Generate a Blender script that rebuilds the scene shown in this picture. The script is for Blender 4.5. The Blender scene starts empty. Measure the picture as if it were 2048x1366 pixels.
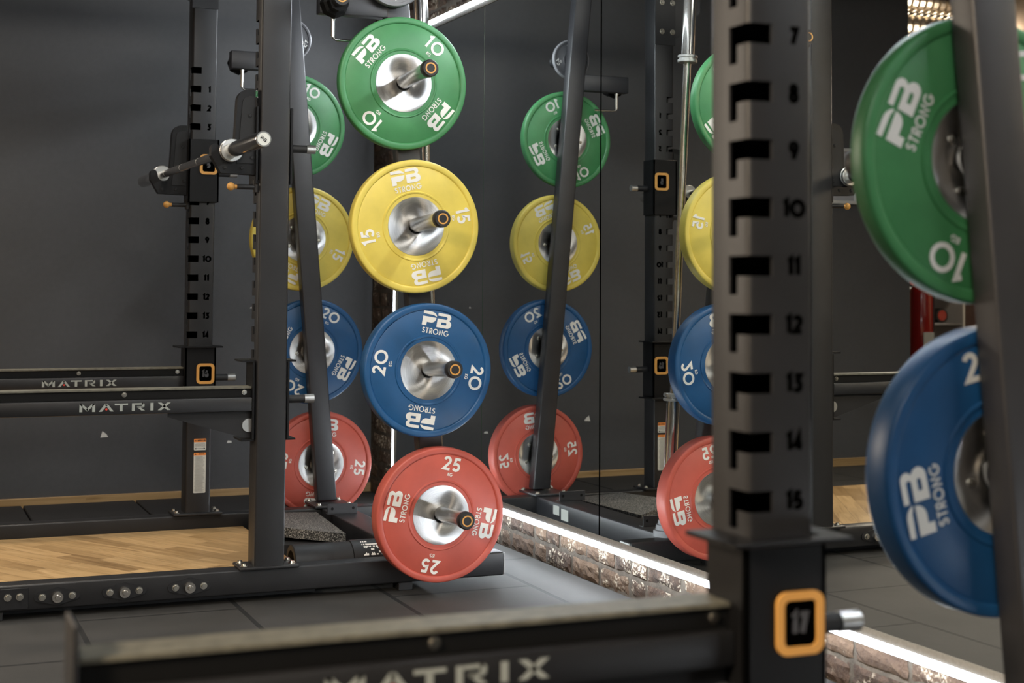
import bpy, bmesh, math, random
from mathutils import Vector, Matrix
from mathutils.geometry import tessellate_polygon
random.seed(7)
PI = math.pi
C = bpy.context.scene.collection
SC = bpy.context.scene

# ------------------------------------------------------------------ camera
cam_d = bpy.data.cameras.new('camera')
cam = bpy.data.objects.new('camera', cam_d); C.objects.link(cam); SC.camera = cam
R_ = Vector((0.91818556, -0.39610724, 0.00585965)); U_ = Vector((-0.02458171, -0.04220553, 0.9988065)); F_ = Vector((0.39538718, 0.91723375, 0.0484895))
mw = Matrix.Identity(4)
for i in range(3):
    mw[i][0] = R_[i]; mw[i][1] = U_[i]; mw[i][2] = -F_[i]
mw[2][3] = 1.036
cam.matrix_world = mw
cam_d.sensor_width = 36.0; cam_d.sensor_fit = 'HORIZONTAL'
cam_d.lens = 3044.64 / 2048 * 36
cam_d.shift_x = (1024 - 1088.57) / 2048
cam_d.shift_y = (426.32 - 683) / 2048
cam_d.clip_start = 0.05; cam_d.clip_end = 60
cam_d.dof.use_dof = True; cam_d.dof.focus_distance = 5.15; cam_d.dof.aperture_fstop = 4.4

# ------------------------------------------------------------------ world, exposure
W = bpy.data.worlds.new('world'); SC.world = W; W.use_nodes = True
W.node_tree.nodes['Background'].inputs[0].default_value = (0.5, 0.47, 0.42, 1)
W.node_tree.nodes['Background'].inputs[1].default_value = 0.02
SC.view_settings.view_transform = 'Standard'; SC.view_settings.look = 'None'
SC.view_settings.exposure = 0.42; SC.view_settings.gamma = 1.0
try: SC.view_settings.use_curve_mapping = False
except Exception: pass
try:
    SC.cycles.use_denoising = True
    SC.cycles.max_bounces = 10; SC.cycles.glossy_bounces = 6; SC.cycles.diffuse_bounces = 3
    SC.cycles.sample_clamp_indirect = 4.0
    SC.cycles.caustics_reflective = False; SC.cycles.caustics_refractive = False
except Exception: pass

def area(name, loc, size, power, col, target, spread=PI):
    d = bpy.data.lights.new(name, 'AREA'); d.shape = 'RECTANGLE'; d.size, d.size_y = size; d.energy = power; d.color = col; d.spread = spread
    o = bpy.data.objects.new(name, d); C.objects.link(o); o.location = loc
    o.rotation_euler = (Vector(target) - Vector(loc)).to_track_quat('-Z', 'Y').to_euler()
    return o
WARM = (1.0, 0.80, 0.58); COOL = (0.86, 0.93, 1.0)
area('room_or_fill_lamp', (-5.0, 5.0, 3.2), (0.8, 2.5), 110, WARM, (-6.6, 5.6, 1.0))  # added light washing the left wall so the posts reflect its warmth
area('room_or_fill_lamp', (-2.4, 0.4, 2.6), (0.5, 0.5), 26, WARM, (1.2, 2.2, 0.8), math.radians(70))
area('room_or_fill_lamp', (0.05, 6.75, 3.25), (0.3, 0.3), 6, (1.0, 0.82, 0.62), (0.3, 6.3, 0.0), math.radians(85))
area('room_or_fill_lamp', (-0.3, 4.5, 3.25), (0.08, 3.4), 26, (1.0, 0.94, 0.85), (-0.3, 4.5, 0.0), math.radians(105))
area('room_or_fill_lamp', (-5.0, 10.6, 2.5), (1.8, 1.3), 230, (1.0, 0.86, 0.70), (1.0, 2.4, 0.8))
area('room_or_fill_lamp', (-0.2, -1.0, 3.0), (0.8, 0.5), 6, (1.0, 0.95, 0.88), (1.5, 3.0, 0.8), math.radians(80))  # added front fill for the foreground rack, no fixture behind it
area('room_or_fill_lamp', (-0.5, -2.6, 3.2), (2.0, 0.8), 85, (1.0, 0.95, 0.88), (-0.5, -4.9, 1.2))  # added to brighten the front wall that the plate hubs reflect
area('room_or_fill_lamp', (0.7, 2.7, 3.2), (1.0, 0.35), 14, (1.0, 0.95, 0.88), (1.7, 5.0, 0.9), math.radians(110))  # invented overhead fill that lifts the near plates
area('room_or_fill_lamp', (-2.6, 8.4, 2.6), (0.6, 0.6), 40, (1.0, 0.85, 0.7), (-3.2, 9.6, 2.4))  # added only to light the foil ducts in the next room
LED_LOW, LED_HIGH = 36.0, 125.0

# ------------------------------------------------------------------ measured places
XM, MR = 2.259, 0.0122                 # mirror plane at y=5 and its slight turn
XU, TB = 1.1256, 0.1                   # upright left face, tube size
YN, YF = 4.9898, 6.2495                # near face of near upright, inside face of far upright
HZ, Z14 = 0.0771, 0.8342               # hole pitch, height of hole 14
YW = 7.473
def zh(i): return Z14 + HZ * (14 - i)
WN = Vector((math.cos(MR), math.sin(MR), 0)); WT = Vector((-math.sin(MR), math.cos(MR), 0))
def WP(u, s, z): return Vector((XM, 5, 0)) + WN * u + WT * (s - 5) + Vector((0, 0, z))

# ------------------------------------------------------------------ materials
def newmat(name):
    m = bpy.data.materials.new(name); m.use_nodes = True
    return m, m.node_tree, m.node_tree.nodes['Principled BSDF']
def N(nt, t, **kw):
    n = nt.nodes.new(t)
    for k, v in kw.items(): setattr(n, k, v)
    return n
def coords(nt, kind='Object', scale=(1, 1, 1), loc=(0, 0, 0)):
    tc = N(nt, 'ShaderNodeTexCoord'); mp = N(nt, 'ShaderNodeMapping')
    mp.inputs['Scale'].default_value = scale; mp.inputs['Location'].default_value = loc
    nt.links.new(tc.outputs[kind], mp.inputs[0]); return mp.outputs[0]
def noise(nt, vec, sc, det=4, rough=.55):
    n = N(nt, 'ShaderNodeTexNoise'); n.inputs['Scale'].default_value = sc; n.inputs['Detail'].default_value = det; n.inputs['Roughness'].default_value = rough
    nt.links.new(vec, n.inputs['Vector']); return n.outputs['Fac']
def ramp(nt, fac, stops):
    r = N(nt, 'ShaderNodeValToRGB'); el = r.color_ramp.elements
    while len(el) < len(stops): el.new(.5)
    for e, (p, c) in zip(el, stops): e.position = p; e.color = (*c, 1) if len(c) == 3 else c
    nt.links.new(fac, r.inputs[0]); return r.outputs[0]
def bump(nt, bs, h, strength, dist=.002):
    b = N(nt, 'ShaderNodeBump'); b.inputs['Strength'].default_value = strength; b.inputs['Distance'].default_value = dist
    nt.links.new(h, b.inputs['Height']); nt.links.new(b.outputs[0], bs.inputs['Normal'])
def mat(name, col, rough=.5, metal=0., var=.12, vsc=14, bmp=.0, bsc=500, spec=None, coat=0):
    m, nt, bs = newmat(name)
    v = coords(nt); f = noise(nt, v, vsc)
    lo = tuple(c * (1 - var) for c in col); hi = tuple(min(1, c * (1 + var)) for c in col)
    nt.links.new(ramp(nt, f, [(.3, lo), (.7, hi)]), bs.inputs['Base Color'])
    bs.inputs['Roughness'].default_value = rough; bs.inputs['Metallic'].default_value = metal
    if spec is not None: bs.inputs['Specular IOR Level'].default_value = spec
    if coat: bs.inputs['Coat Weight'].default_value = coat
    if bmp: bump(nt, bs, noise(nt, v, bsc, 2), bmp, .001)
    return m
M = {}
M['steel'] = mat('black_powder_coat', (.016, .016, .0172), .38, 0, .15, 9, .3, 900, .42)
M['steel_gray'] = mat('charcoal_powder_coat', (.026, .026, .029), .36, 0, .15, 9, .3, 900, .6)
M['black'] = mat('matte_black', (.004, .004, .004), .6, spec=.2)
M['rail'] = mat('worn_olive_plastic', (.125, .118, .090), .5, 0, .3, 40)
M['void'] = mat('black_or_shade', (.001, .001, .001), 1, spec=0)  # flat black, also painted where tube insides and cut holes lie in shade
M['rubber_black'] = mat('black_rubber', (.013, .013, .014), .55, 0, .2, 20, .3, 300)
M['green'] = mat('green_rubber', (.062, .255, .092), .40, 0, .13, 9, .15, 700, .5)
M['yellow'] = mat('yellow_rubber', (.78, .62, .115), .42, 0, .10, 9, .15, 700, .5)
M['blue'] = mat('blue_rubber', (.014, .090, .235), .38, 0, .12, 9, .15, 700, .5)
M['red'] = mat('red_rubber', (.54, .105, .075), .42, 0, .10, 9, .15, 700, .5)
M['white'] = mat('white_lettering', (.88, .87, .82), .5, 0, .03)
M['grey_print'] = mat('grey_lettering', (.34, .36, .33), .5, 0, .05)
M['red_dot'] = mat('red_dot', (.7, .05, .03), .5)
M['steel_dark'] = mat('satin_black_steel', (.006, .006, .0065), .40, 0, .15, 9, .2, 900, .25)
M['pad'] = mat('dark_plastic_pad', (.011, .011, .0112), .5, 0, .1, 20, spec=.3)
M['orange'] = mat('orange_plastic', (.72, .36, .085), .45, 0, .05)
M['chrome'] = mat('chrome', (.80, .79, .76), .15, 1, .04)
M['chrome_horn'] = mat('horn_chrome', (.50, .49, .47), .17, 1, .06)
M['chrome_worn'] = mat('worn_steel', (.74, .71, .66), .20, 1, .15, 60)
M['silver'] = mat('silver_cap', (.62, .62, .60), .32, .9, .08, 40)
M['bolt'] = mat('zinc_bolt', (.62, .60, .54), .26, 1, .1, 60)
M['grey_iron'] = mat('grey_painted_iron', (.20, .20, .21), .45, 0, .1, 20, .2, 400)
M['darkgrey_iron'] = mat('dark_grey_iron', (.055, .055, .06), .5, 0, .1, 20, .2, 400)
M['alu'] = mat('brushed_aluminium', (.40, .40, .385), .5, .1, .12, 120)
M['sticker'] = mat('sticker_white', (.62, .63, .58), .5, 0, .04)
M['sticker_orange'] = mat('sticker_orange', (.80, .27, .05), .5, 0, .04)
M['ink'] = mat('black_ink', (.01, .01, .01), .5)
M['ink_grey'] = mat('grey_ink', (.16, .16, .15), .5)
M['foam'] = mat('black_foam', (.009, .009, .0095), .45, 0, .15, 30, .25, 500)
M['ext_red'] = mat('extinguisher_red', (.42, .015, .01), .15, 0, .05, 9, 0, 500, .6, .6)
M['brown_wall'] = mat('brown_wall_paint', (.20, .15, .11), .8, 0, .1)
M['tan_wall'] = mat('tan_wall_paint', (.42, .34, .25), .8, 0, .1)
M['pale_wall'] = mat('pale_wall_paint', (.62, .61, .58), .8, 0, .05)
M['ceiling'] = mat('dark_ceiling', (.030, .028, .026), .8, 0, .1)
M['duct'] = mat('foil_duct', (.65, .58, .48), .25, 1, .1, 30)
M['frame_white'] = mat('white_frame', (.62, .62, .60), .35, .2, .03)
M['paper'] = mat('grey_paper', (.33, .33, .35), .5, 0, .03)
M['chip'] = mat('chipped_plaster', (.75, .73, .68), .8)

def mk_hub():
    m, nt, bs = newmat('brushed_steel_hub')
    tc = N(nt, 'ShaderNodeTexCoord'); sp = N(nt, 'ShaderNodeSeparateXYZ'); nt.links.new(tc.outputs['Object'], sp.inputs[0])
    at = N(nt, 'ShaderNodeMath', operation='ARCTAN2'); nt.links.new(sp.outputs['X'], at.inputs[0]); nt.links.new(sp.outputs['Z'], at.inputs[1])
    ln = N(nt, 'ShaderNodeVectorMath', operation='LENGTH'); nt.links.new(tc.outputs['Object'], ln.inputs[0])
    cb = N(nt, 'ShaderNodeCombineXYZ'); s = N(nt, 'ShaderNodeMath', operation='MULTIPLY'); s.inputs[1].default_value = 260
    nt.links.new(ln.outputs['Value'], s.inputs[0]); nt.links.new(s.outputs[0], cb.inputs[0])
    s2 = N(nt, 'ShaderNodeMath', operation='MULTIPLY'); s2.inputs[1].default_value = .6; nt.links.new(at.outputs[0], s2.inputs[0]); nt.links.new(s2.outputs[0], cb.inputs[1])
    f = noise(nt, cb.outputs[0], 2.2, 3)
    nt.links.new(ramp(nt, f, [(.3, (.56, .56, .56)), (.7, (.80, .80, .79))]), bs.inputs['Base Color'])
    bs.inputs['Metallic'].default_value = 1; bs.inputs['Roughness'].default_value = .30
    tg = N(nt, 'ShaderNodeTangent', direction_type='RADIAL', axis='Y'); nt.links.new(tg.outputs[0], bs.inputs['Tangent'])
    bs.inputs['Anisotropic'].default_value = .96
    return m
M['hub'] = mk_hub()
def mk_mirror():
    m, nt, bs = newmat('mirror_glass')
    bs.inputs['Metallic'].default_value = 1; bs.inputs['Roughness'].default_value = 0.0
    bs.inputs['Base Color'].default_value = (.80, .82, .79, 1)
    return m
M['mirror'] = mk_mirror()
M['mirror_edge'] = mat('green_glass_edge', (.05, .11, .07), .2, 0, .1)
def mk_emit(name, col, st):
    m = bpy.data.materials.new(name); m.use_nodes = True; nt = m.node_tree; nt.nodes.clear()
    e = N(nt, 'ShaderNodeEmission'); e.inputs[0].default_value = (*col, 1); e.inputs[1].default_value = st
    o = N(nt, 'ShaderNodeOutputMaterial'); nt.links.new(e.outputs[0], o.inputs[0]); return m
M['led'] = mk_emit('led_glow', COOL, LED_LOW)
M['led_high'] = mk_emit('led_glow_upper', COOL, LED_HIGH)
M['led_dim'] = mk_emit('led_glow_soft', COOL, LED_LOW * .2)
def mk_wall():
    m, nt, bs = newmat('dark_grey_wall_paint')
    v = coords(nt, 'Object'); f = noise(nt, v, .9, 5, .6); g = noise(nt, v, 40, 2)
    mx = N(nt, 'ShaderNodeMath', operation='MULTIPLY_ADD'); mx.inputs[1].default_value = .25; nt.links.new(g, mx.inputs[0]); nt.links.new(f, mx.inputs[2])
    nt.links.new(ramp(nt, mx.outputs[0], [(.35, (.050, .051, .054)), (.85, (.078, .078, .081))]), bs.inputs['Base Color'])
    bs.inputs['Roughness'].default_value = .52; bump(nt, bs, noise(nt, v, 220, 3), .25, .001)
    return m
M['wall'] = mk_wall()
def mk_floor():
    m, nt, bs = newmat('black_rubber_tiles')
    tc = N(nt, 'ShaderNodeTexCoord'); sp = N(nt, 'ShaderNodeSeparateXYZ'); nt.links.new(tc.outputs['Object'], sp.inputs[0])
    ax = N(nt, 'ShaderNodeMath', operation='ADD'); ax.inputs[1].default_value = -2.08 + 50.7; nt.links.new(sp.outputs['X'], ax.inputs[0])
    ay = N(nt, 'ShaderNodeMath', operation='ADD'); ay.inputs[1].default_value = -4.92 + 50; nt.links.new(sp.outputs['Y'], ay.inputs[0])
    cb = N(nt, 'ShaderNodeCombineXYZ'); nt.links.new(ay.outputs[0], cb.inputs[0]); nt.links.new(ax.outputs[0], cb.inputs[1])
    b = N(nt, 'ShaderNodeTexBrick'); b.inputs['Scale'].default_value = 1; b.inputs['Brick Width'].default_value = 1.0; b.inputs['Row Height'].default_value = .507
    b.inputs['Mortar Size'].default_value = .0085; b.inputs['Mortar Smooth'].default_value = .1; b.offset = .5; nt.links.new(cb.outputs[0], b.inputs['Vector'])
    v = coords(nt, 'Object'); f = noise(nt, v, 2.2, 6, .65); g = noise(nt, v, 420, 2)
    base = ramp(nt, f, [(.3, (.021, .020, .018)), (.75, (.042, .039, .036))])
    sp2 = ramp(nt, g, [(.66, (0, 0, 0)), (.75, (.16, .15, .13))])
    ad = N(nt, 'ShaderNodeMix', data_type='RGBA', blend_type='ADD'); ad.inputs[0].default_value = .5; nt.links.new(base, ad.inputs[6]); nt.links.new(sp2, ad.inputs[7])
    mm = N(nt, 'ShaderNodeMix', data_type='RGBA'); nt.links.new(b.outputs['Fac'], mm.inputs[0]); nt.links.new(ad.outputs[2], mm.inputs[6]); mm.inputs[7].default_value = (.002, .002, .002, 1)
    nt.links.new(mm.outputs[2], bs.inputs['Base Color'])
    bs.inputs['Roughness'].default_value = .72
    inv = N(nt, 'ShaderNodeMath', operation='MULTIPLY_ADD'); inv.inputs[1].default_value = -6.0; nt.links.new(b.outputs['Fac'], inv.inputs[0]); nt.links.new(g, inv.inputs[2])
    bump(nt, bs, inv.outputs[0], .35, .0012)
    return m
M['floor'] = mk_floor()
def mk_granule():
    m, nt, bs = newmat('granule_rubber')
    v = coords(nt, 'Object'); g = noise(nt, v, 210, 2, .8)
    nt.links.new(ramp(nt, g, [(.40, (.008, .008, .008)), (.52, (.05, .05, .048)), (.62, (.5, .48, .44))]), bs.inputs['Base Color'])
    bs.inputs['Roughness'].default_value = .6; bump(nt, bs, g, .8, .002); return m
M['granule'] = mk_granule()
def mk_wood(name, par=True, tint=1.0):
    m, nt, bs = newmat(name)
    tc = N(nt, 'ShaderNodeTexCoord')
    v = tc.outputs['Object']
    b = N(nt, 'ShaderNodeTexBrick'); b.inputs['Scale'].default_value = 1; b.offset = .37; b.offset_frequency = 2
    b.inputs['Brick Width'].default_value = .42 if par else 1.4; b.inputs['Row Height'].default_value = .072 if par else .3
    b.inputs['Mortar Size'].default_value = .0006 if par else .0; b.inputs['Color1'].default_value = (0, 0, 0, 1); b.inputs['Color2'].default_value = (1, 1, 1, 1); b.inputs['Bias'].default_value = 0
    mp = N(nt, 'ShaderNodeMapping'); mp.inputs['Rotation'].default_value = (0, 0, math.radians(61 if par else 0)); nt.links.new(v, mp.inputs[0]); nt.links.new(mp.outputs[0], b.inputs['Vector'])
    # grain follows the boards, shifted per board
    sc = N(nt, 'ShaderNodeVectorMath', operation='MULTIPLY'); sc.inputs[1].default_value = (2.2, 26, 26) if par else (2, 60, 60); nt.links.new(mp.outputs[0], sc.inputs[0])
    of = N(nt, 'ShaderNodeVectorMath', operation='MULTIPLY_ADD'); of.inputs[1].default_value = (9, 5, 3); nt.links.new(b.outputs['Color'], of.inputs[0]); nt.links.new(sc.outputs[0], of.inputs[2])
    g = N(nt, 'ShaderNodeTexNoise'); g.inputs['Scale'].default_value = 1.0; g.inputs['Detail'].default_value = 6; g.inputs['Distortion'].default_value = 1.6; nt.links.new(of.outputs[0], g.inputs['Vector'])
    base = ramp(nt, g.outputs['Fac'], [(.25, tuple(c * tint for c in (.23, .135, .055))), (.45, tuple(c * tint for c in (.40, .255, .115))), (.75, tuple(c * tint for c in (.50, .335, .165)))])
    hs = N(nt, 'ShaderNodeMix', data_type='RGBA', blend_type='MULTIPLY'); hs.inputs[0].default_value = .85
    tone = ramp(nt, b.outputs['Color'], [(0, (.50, .46, .40)), (.4, (.88, .87, .84)), (1, (1, 1, 1))])
    nt.links.new(base, hs.inputs[6]); nt.links.new(tone, hs.inputs[7])
    mm = N(nt, 'ShaderNodeMix', data_type='RGBA'); nt.links.new(b.outputs['Fac'], mm.inputs[0]); nt.links.new(hs.outputs[2], mm.inputs[6]); mm.inputs[7].default_value = (.10, .06, .03, 1)
    nt.links.new(mm.outputs[2], bs.inputs['Base Color']); bs.inputs['Roughness'].default_value = .36; return m
M['wood'] = mk_wood('oak_parquet', True, 1.35)
M['wood_trim'] = mk_wood('oak_skirting', False, 1.0)
def mk_brick():
    m, nt, bs = newmat('old_brick')
    v = coords(nt, 'Object'); at = N(nt, 'ShaderNodeAttribute', attribute_name='tone')
    f = noise(nt, v, 38, 6, .7); f2 = noise(nt, v, 9, 5, .6)
    a = N(nt, 'ShaderNodeMath', operation='MULTIPLY_ADD'); a.inputs[1].default_value = .55; nt.links.new(at.outputs['Fac'], a.inputs[0]); nt.links.new(f, a.inputs[2])
    base = ramp(nt, a.outputs[0], [(.35, (.022, .014, .009)), (.62, (.055, .031, .019)), (1.0, (.105, .066, .040))])
    w = ramp(nt, f2, [(.52, (0, 0, 0)), (.60, (1, 1, 1))])
    w2 = ramp(nt, noise(nt, v, 90, 3, .7), [(.5, (0, 0, 0)), (.56, (1, 1, 1))])
    ml = N(nt, 'ShaderNodeMix', data_type='RGBA', blend_type='MULTIPLY'); ml.inputs[0].default_value = 1; nt.links.new(w, ml.inputs[6]); nt.links.new(w2, ml.inputs[7])
    mm = N(nt, 'ShaderNodeMix', data_type='RGBA'); nt.links.new(ml.outputs[2], mm.inputs[0]); nt.links.new(base, mm.inputs[6]); mm.inputs[7].default_value = (.52, .46, .36, 1)
    nt.links.new(mm.outputs[2], bs.inputs['Base Color']); bs.inputs['Roughness'].default_value = .9; bump(nt, bs, f, .9, .006); return m
M['brick'] = mk_brick()
M['mortar'] = mat('old_mortar', (.085, .070, .054), .95, 0, .35, 30, .9, 120)

# ------------------------------------------------------------------ mesh helpers
def obj(name, bm, material, parent=None, smooth=False, loc=None, sharp=40):
    me = bpy.data.meshes.new(name)
    if smooth:
        for f in bm.faces: f.smooth = True
        for e in bm.edges:
            if len(e.link_faces) == 2 and e.calc_face_angle(0) > math.radians(sharp): e.smooth = False
    bm.to_mesh(me); bm.free()
    mats = material if isinstance(material, (list, tuple)) else [material]
    for x in mats: me.materials.append(M[x] if isinstance(x, str) else x)
    o = bpy.data.objects.new(name, me); C.objects.link(o)
    if parent: o.parent = parent
    if loc is not None: o.location = loc
    return o
def thing(name, label, cat, loc=(0, 0, 0), group=None, rot=(0, 0, 0)):
    o = bpy.data.objects.new(name, None); C.objects.link(o); o.location = loc; o.rotation_euler = rot
    o.empty_display_size = .05
    o['label'] = label; o['category'] = cat
    if group: o['group'] = group
    return o
def tag(o, label, cat, group=None, kind=None):
    o['label'] = label; o['category'] = cat
    if group: o['group'] = group
    if kind: o['kind'] = kind
    return o
def struct(name, bm, m, label, cat):
    o = obj(name, bm, m); o['kind'] = 'structure'; o['label'] = label; o['category'] = cat; return o
def nb(): return bmesh.new()
def add_box(bm, a, b, bev=0.0, seg=2, mi=0):
    r = bmesh.ops.create_cube(bm, size=1); vs = r['verts']
    for v in vs:
        for i in range(3): v.co[i] = a[i] if v.co[i] < 0 else b[i]
    fs = {f for v in vs for f in v.link_faces}
    for f in fs: f.material_index = mi
    if bev > 0:
        es = list({e for f in fs for e in f.edges})
        bmesh.ops.bevel(bm, geom=es, offset=bev, segments=seg, profile=.5, affect='EDGES')
    return bm
def box(a, b, bev=0., seg=2): return add_box(nb(), a, b, bev, seg)
def add_cyl(bm, p, q, r, r2=None, seg=32, cap=True, mi=0):
    p, q = Vector(p), Vector(q); d = q - p; L = d.length
    if r2 is None: r2 = r
    rot = d.to_track_quat('Z', 'Y').to_matrix().to_4x4()
    x = bmesh.ops.create_cone(bm, cap_ends=cap, segments=seg, radius1=r, radius2=r2, depth=L, matrix=Matrix.Translation((p + q) / 2) @ rot)
    for v in x['verts']:
        for f in v.link_faces: f.material_index = mi
    return bm
def add_lathe(bm, prof, axis='Y', seg=96, origin=(0, 0, 0), mi=0):
    # prof: list of (r, h) ; closed loops allowed
    o = Vector(origin); rings = []
    for r, h in prof:
        ring = []
        for k in range(seg):
            a = 2 * PI * k / seg
            c, s = math.cos(a) * r, math.sin(a) * r
            p = {'Y': (c, h, s), 'Z': (c, s, h), 'X': (h, c, s)}[axis]
            ring.append(bm.verts.new(o + Vector(p)))
        rings.append(ring)
    for i in range(len(rings) - 1):
        for k in range(seg):
            k2 = (k + 1) % seg
            f = bm.faces.new((rings[i][k], rings[i][k2], rings[i + 1][k2], rings[i + 1][k])); f.material_index = mi
    return bm
def fin(bm):
    bmesh.ops.remove_doubles(bm, verts=bm.verts, dist=1e-6)
    bmesh.ops.recalc_face_normals(bm, faces=bm.faces); return bm
def add_poly(bm, loops, T, th, mi=0):
    """flat polygon with holes; T maps (u, v, w) to 3D, w in 0..th"""
    L = [[Vector((x, y, 0)) for x, y in lp] for lp in loops]
    tris = tessellate_polygon(L); flat = [p for lp in loops for p in lp]
    lo = [bm.verts.new(T(x, y, 0)) for x, y in flat]; hi = [bm.verts.new(T(x, y, th)) for x, y in flat]
    for t in tris:
        for vs, rev in ((hi, False), (lo, True)):
            try:
                f = bm.faces.new([vs[i] for i in (t if not rev else reversed(t))]); f.material_index = mi
            except ValueError: pass
    k = 0
    for lp in loops:
        n = len(lp)
        for i in range(n):
            j = (i + 1) % n
            try:
                f = bm.faces.new((lo[k + i], lo[k + j], hi[k + j], hi[k + i])); f.material_index = mi
            except ValueError: pass
        k += n
    return bm
def add_ribbon(bm, pts, w, T, th, closed=False, mi=0):
    n = len(pts); L, Rr = [], []
    for i in range(n):
        p = Vector(pts[i]); a = Vector(pts[i - 1]) if (i > 0 or closed) else None; b = Vector(pts[(i + 1) % n]) if (i < n - 1 or closed) else None
        d1 = (p - a).normalized() if a is not None else None; d2 = (b - p).normalized() if b is not None else None
        if d1 is None: d1 = d2
        if d2 is None: d2 = d1
        n1 = Vector((-d1.y, d1.x)); n2 = Vector((-d2.y, d2.x)); m = (n1 + n2)
        m = m.normalized() if m.length > 1e-6 else n1
        k = w / 2 / max(.45, m.dot(n1)); L.append(p + m * k); Rr.append(p - m * k)
    vs = [[bm.verts.new(T(q.x, q.y, h)) for q in S] for S in (L, Rr) for h in (0, th)]  # L0 L1 R0 R1
    rng = range(n if closed else n - 1)
    for i in rng:
        j = (i + 1) % n
        for a, b in ((vs[1], vs[3]), (vs[2], vs[0]), (vs[0], vs[1]), (vs[3], vs[2])):
            f = bm.faces.new((a[i], b[i], b[j], a[j])); f.material_index = mi
    if not closed:
        for i in (0, n - 1): bm.faces.new((vs[0][i], vs[1][i], vs[3][i], vs[2][i])).material_index = mi
    return bm
def arc(cx, cy, rx, ry, a0, a1, n=16):
    return [(cx + rx * math.cos(math.radians(a0 + (a1 - a0) * i / n)), cy + ry * math.sin(math.radians(a0 + (a1 - a0) * i / n))) for i in range(n + 1)]
# stroke font: glyph -> (advance, [(points, closed)])
G = {
 'S': (.56, [(arc(.27, .745, .19, .19, 25, 270, 12) + arc(.27, .29, .21, .22, 90, -155, 12)[0:], False)]),
 'T': (.56, [([(.0, .94), (.54, .94)], False), ([(.27, .94), (.27, 0)], False)]),
 'R': (.60, [([(.08, 0), (.08, 1)], False), ([(.2, .94), (.3, .94)] + arc(.30, .70, .20, .24, 90, -90, 10) + [(.24, .46), (.52, 0)], False)]),
 'O': (1.02, [(arc(.48, .5, .44, .46, 0, 345, 23), True)]),
 'N': (.78, [([(.08, 0), (.08, .9), (.62, .06)], False), ([(.66, 1), (.66, .42)], False)]),
 'G': (.98, [(arc(.48, .5, .43, .45, 45, 345, 20) + [(.91, .44), (.55, .44)], False)]),
 'K': (.55, [([(.08, 0), (.08, 1)], False), ([(.5, 1), (.16, .5), (.52, 0)], False)]),
 '1': (.40, [([(.02, .80), (.22, .93), (.22, 0)], False)]),
 '0': (1.02, [(arc(.50, .5, .42, .42, 0, 345, 23), True)]),
 '2': (.66, [(arc(.30, .70, .22, .22, 165, -30, 12) + [(.10, .09), (.58, .09)], False)]),
 '5': (.66, [([(.53, .91), (.18, .91), (.13, .52)] + arc(.28, .32, .23, .235, 115, -150, 14), False)]),
 '3': (.6, [([(.06, .92), (.46, .92), (.26, .58)] + arc(.25, .31, .22, .25, 80, -150, 12), False)]),
 '4': (.62, [([(.40, 0), (.40, 1), (.06, .28), (.58, .28)], False)]),
 '6': (.6, [(arc(.28, .30, .22, .24, 0, 345, 15), True), ([(.08, .4), (.34, 1)], False)]),
 '7': (.55, [([(.02, .91), (.48, .91), (.18, 0)], False)]),
 '8': (.6, [(arc(.28, .27, .22, .23, 0, 345, 15), True), (arc(.28, .73, .18, .2, 0, 345, 15), True)]),
 '9': (.6, [(arc(.28, .70, .22, .24, 0, 345, 15), True), ([(.48, .6), (.22, 0)], False)]),
 '.': (.28, [([(.05, .08), (.2, .08)], False)]),
 'W': (.80, [([(.08, 1), (.10, .08), (.66, .08), (.68, 1)], False), ([(.38, .1), (.38, .8)], False)]),
 'A': (.68, [([(.08, 0), (.14, .92), (.46, .92), (.56, 0)], False), ([(.12, .40), (.52, .40)], False)]),
 'Z': (.64, [([(.06, .92), (.52, .92), (.08, .08), (.56, .08)], False)]),
 'P': (.6, [([(.08, 0), (.08, 1)], False), ([(.08, .93), (.3, .93)] + arc(.30, .70, .2, .23, 90, -90, 10) + [(.08, .47)], False)]),
 'B': (.6, [([(.08, 0), (.08, 1)], False), ([(.08, .93), (.3, .93)] + arc(.28, .72, .18, .21, 90, -90, 10) + [(.08, .51)], False), ([(.28, .51)] + arc(.3, .28, .22, .22, 90, -90, 10) + [(.08, .06)], False)]),
 'I': (.3, [([(.12, 0), (.12, 1)], False)]),
 'E': (.5, [([(.45, .94), (.08, .94), (.08, .06), (.45, .06)], False), ([(.08, .5), (.4, .5)], False)]),
 ' ': (.4, []),
}
def text_w(s, sp=0.12): return sum(G[c][0] + sp for c in s) - sp
def add_text(bm, s, h, w, T, th, sp=.12, sx=1.0, mi=0, center=True):
    """T(u,v,w): u right, v up in metres; centred on the origin"""
    W_ = text_w(s, sp) * sx * h; x = -W_ / 2 if center else 0
    for c in s:
        adv, strokes = G[c]
        for pts, cl in strokes:
            add_ribbon(bm, [(x + px * h * sx, (py - .5) * h) for px, py in pts], w * h, T, th, cl, mi)
        x += (adv + sp) * h * sx
    return bm
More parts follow.
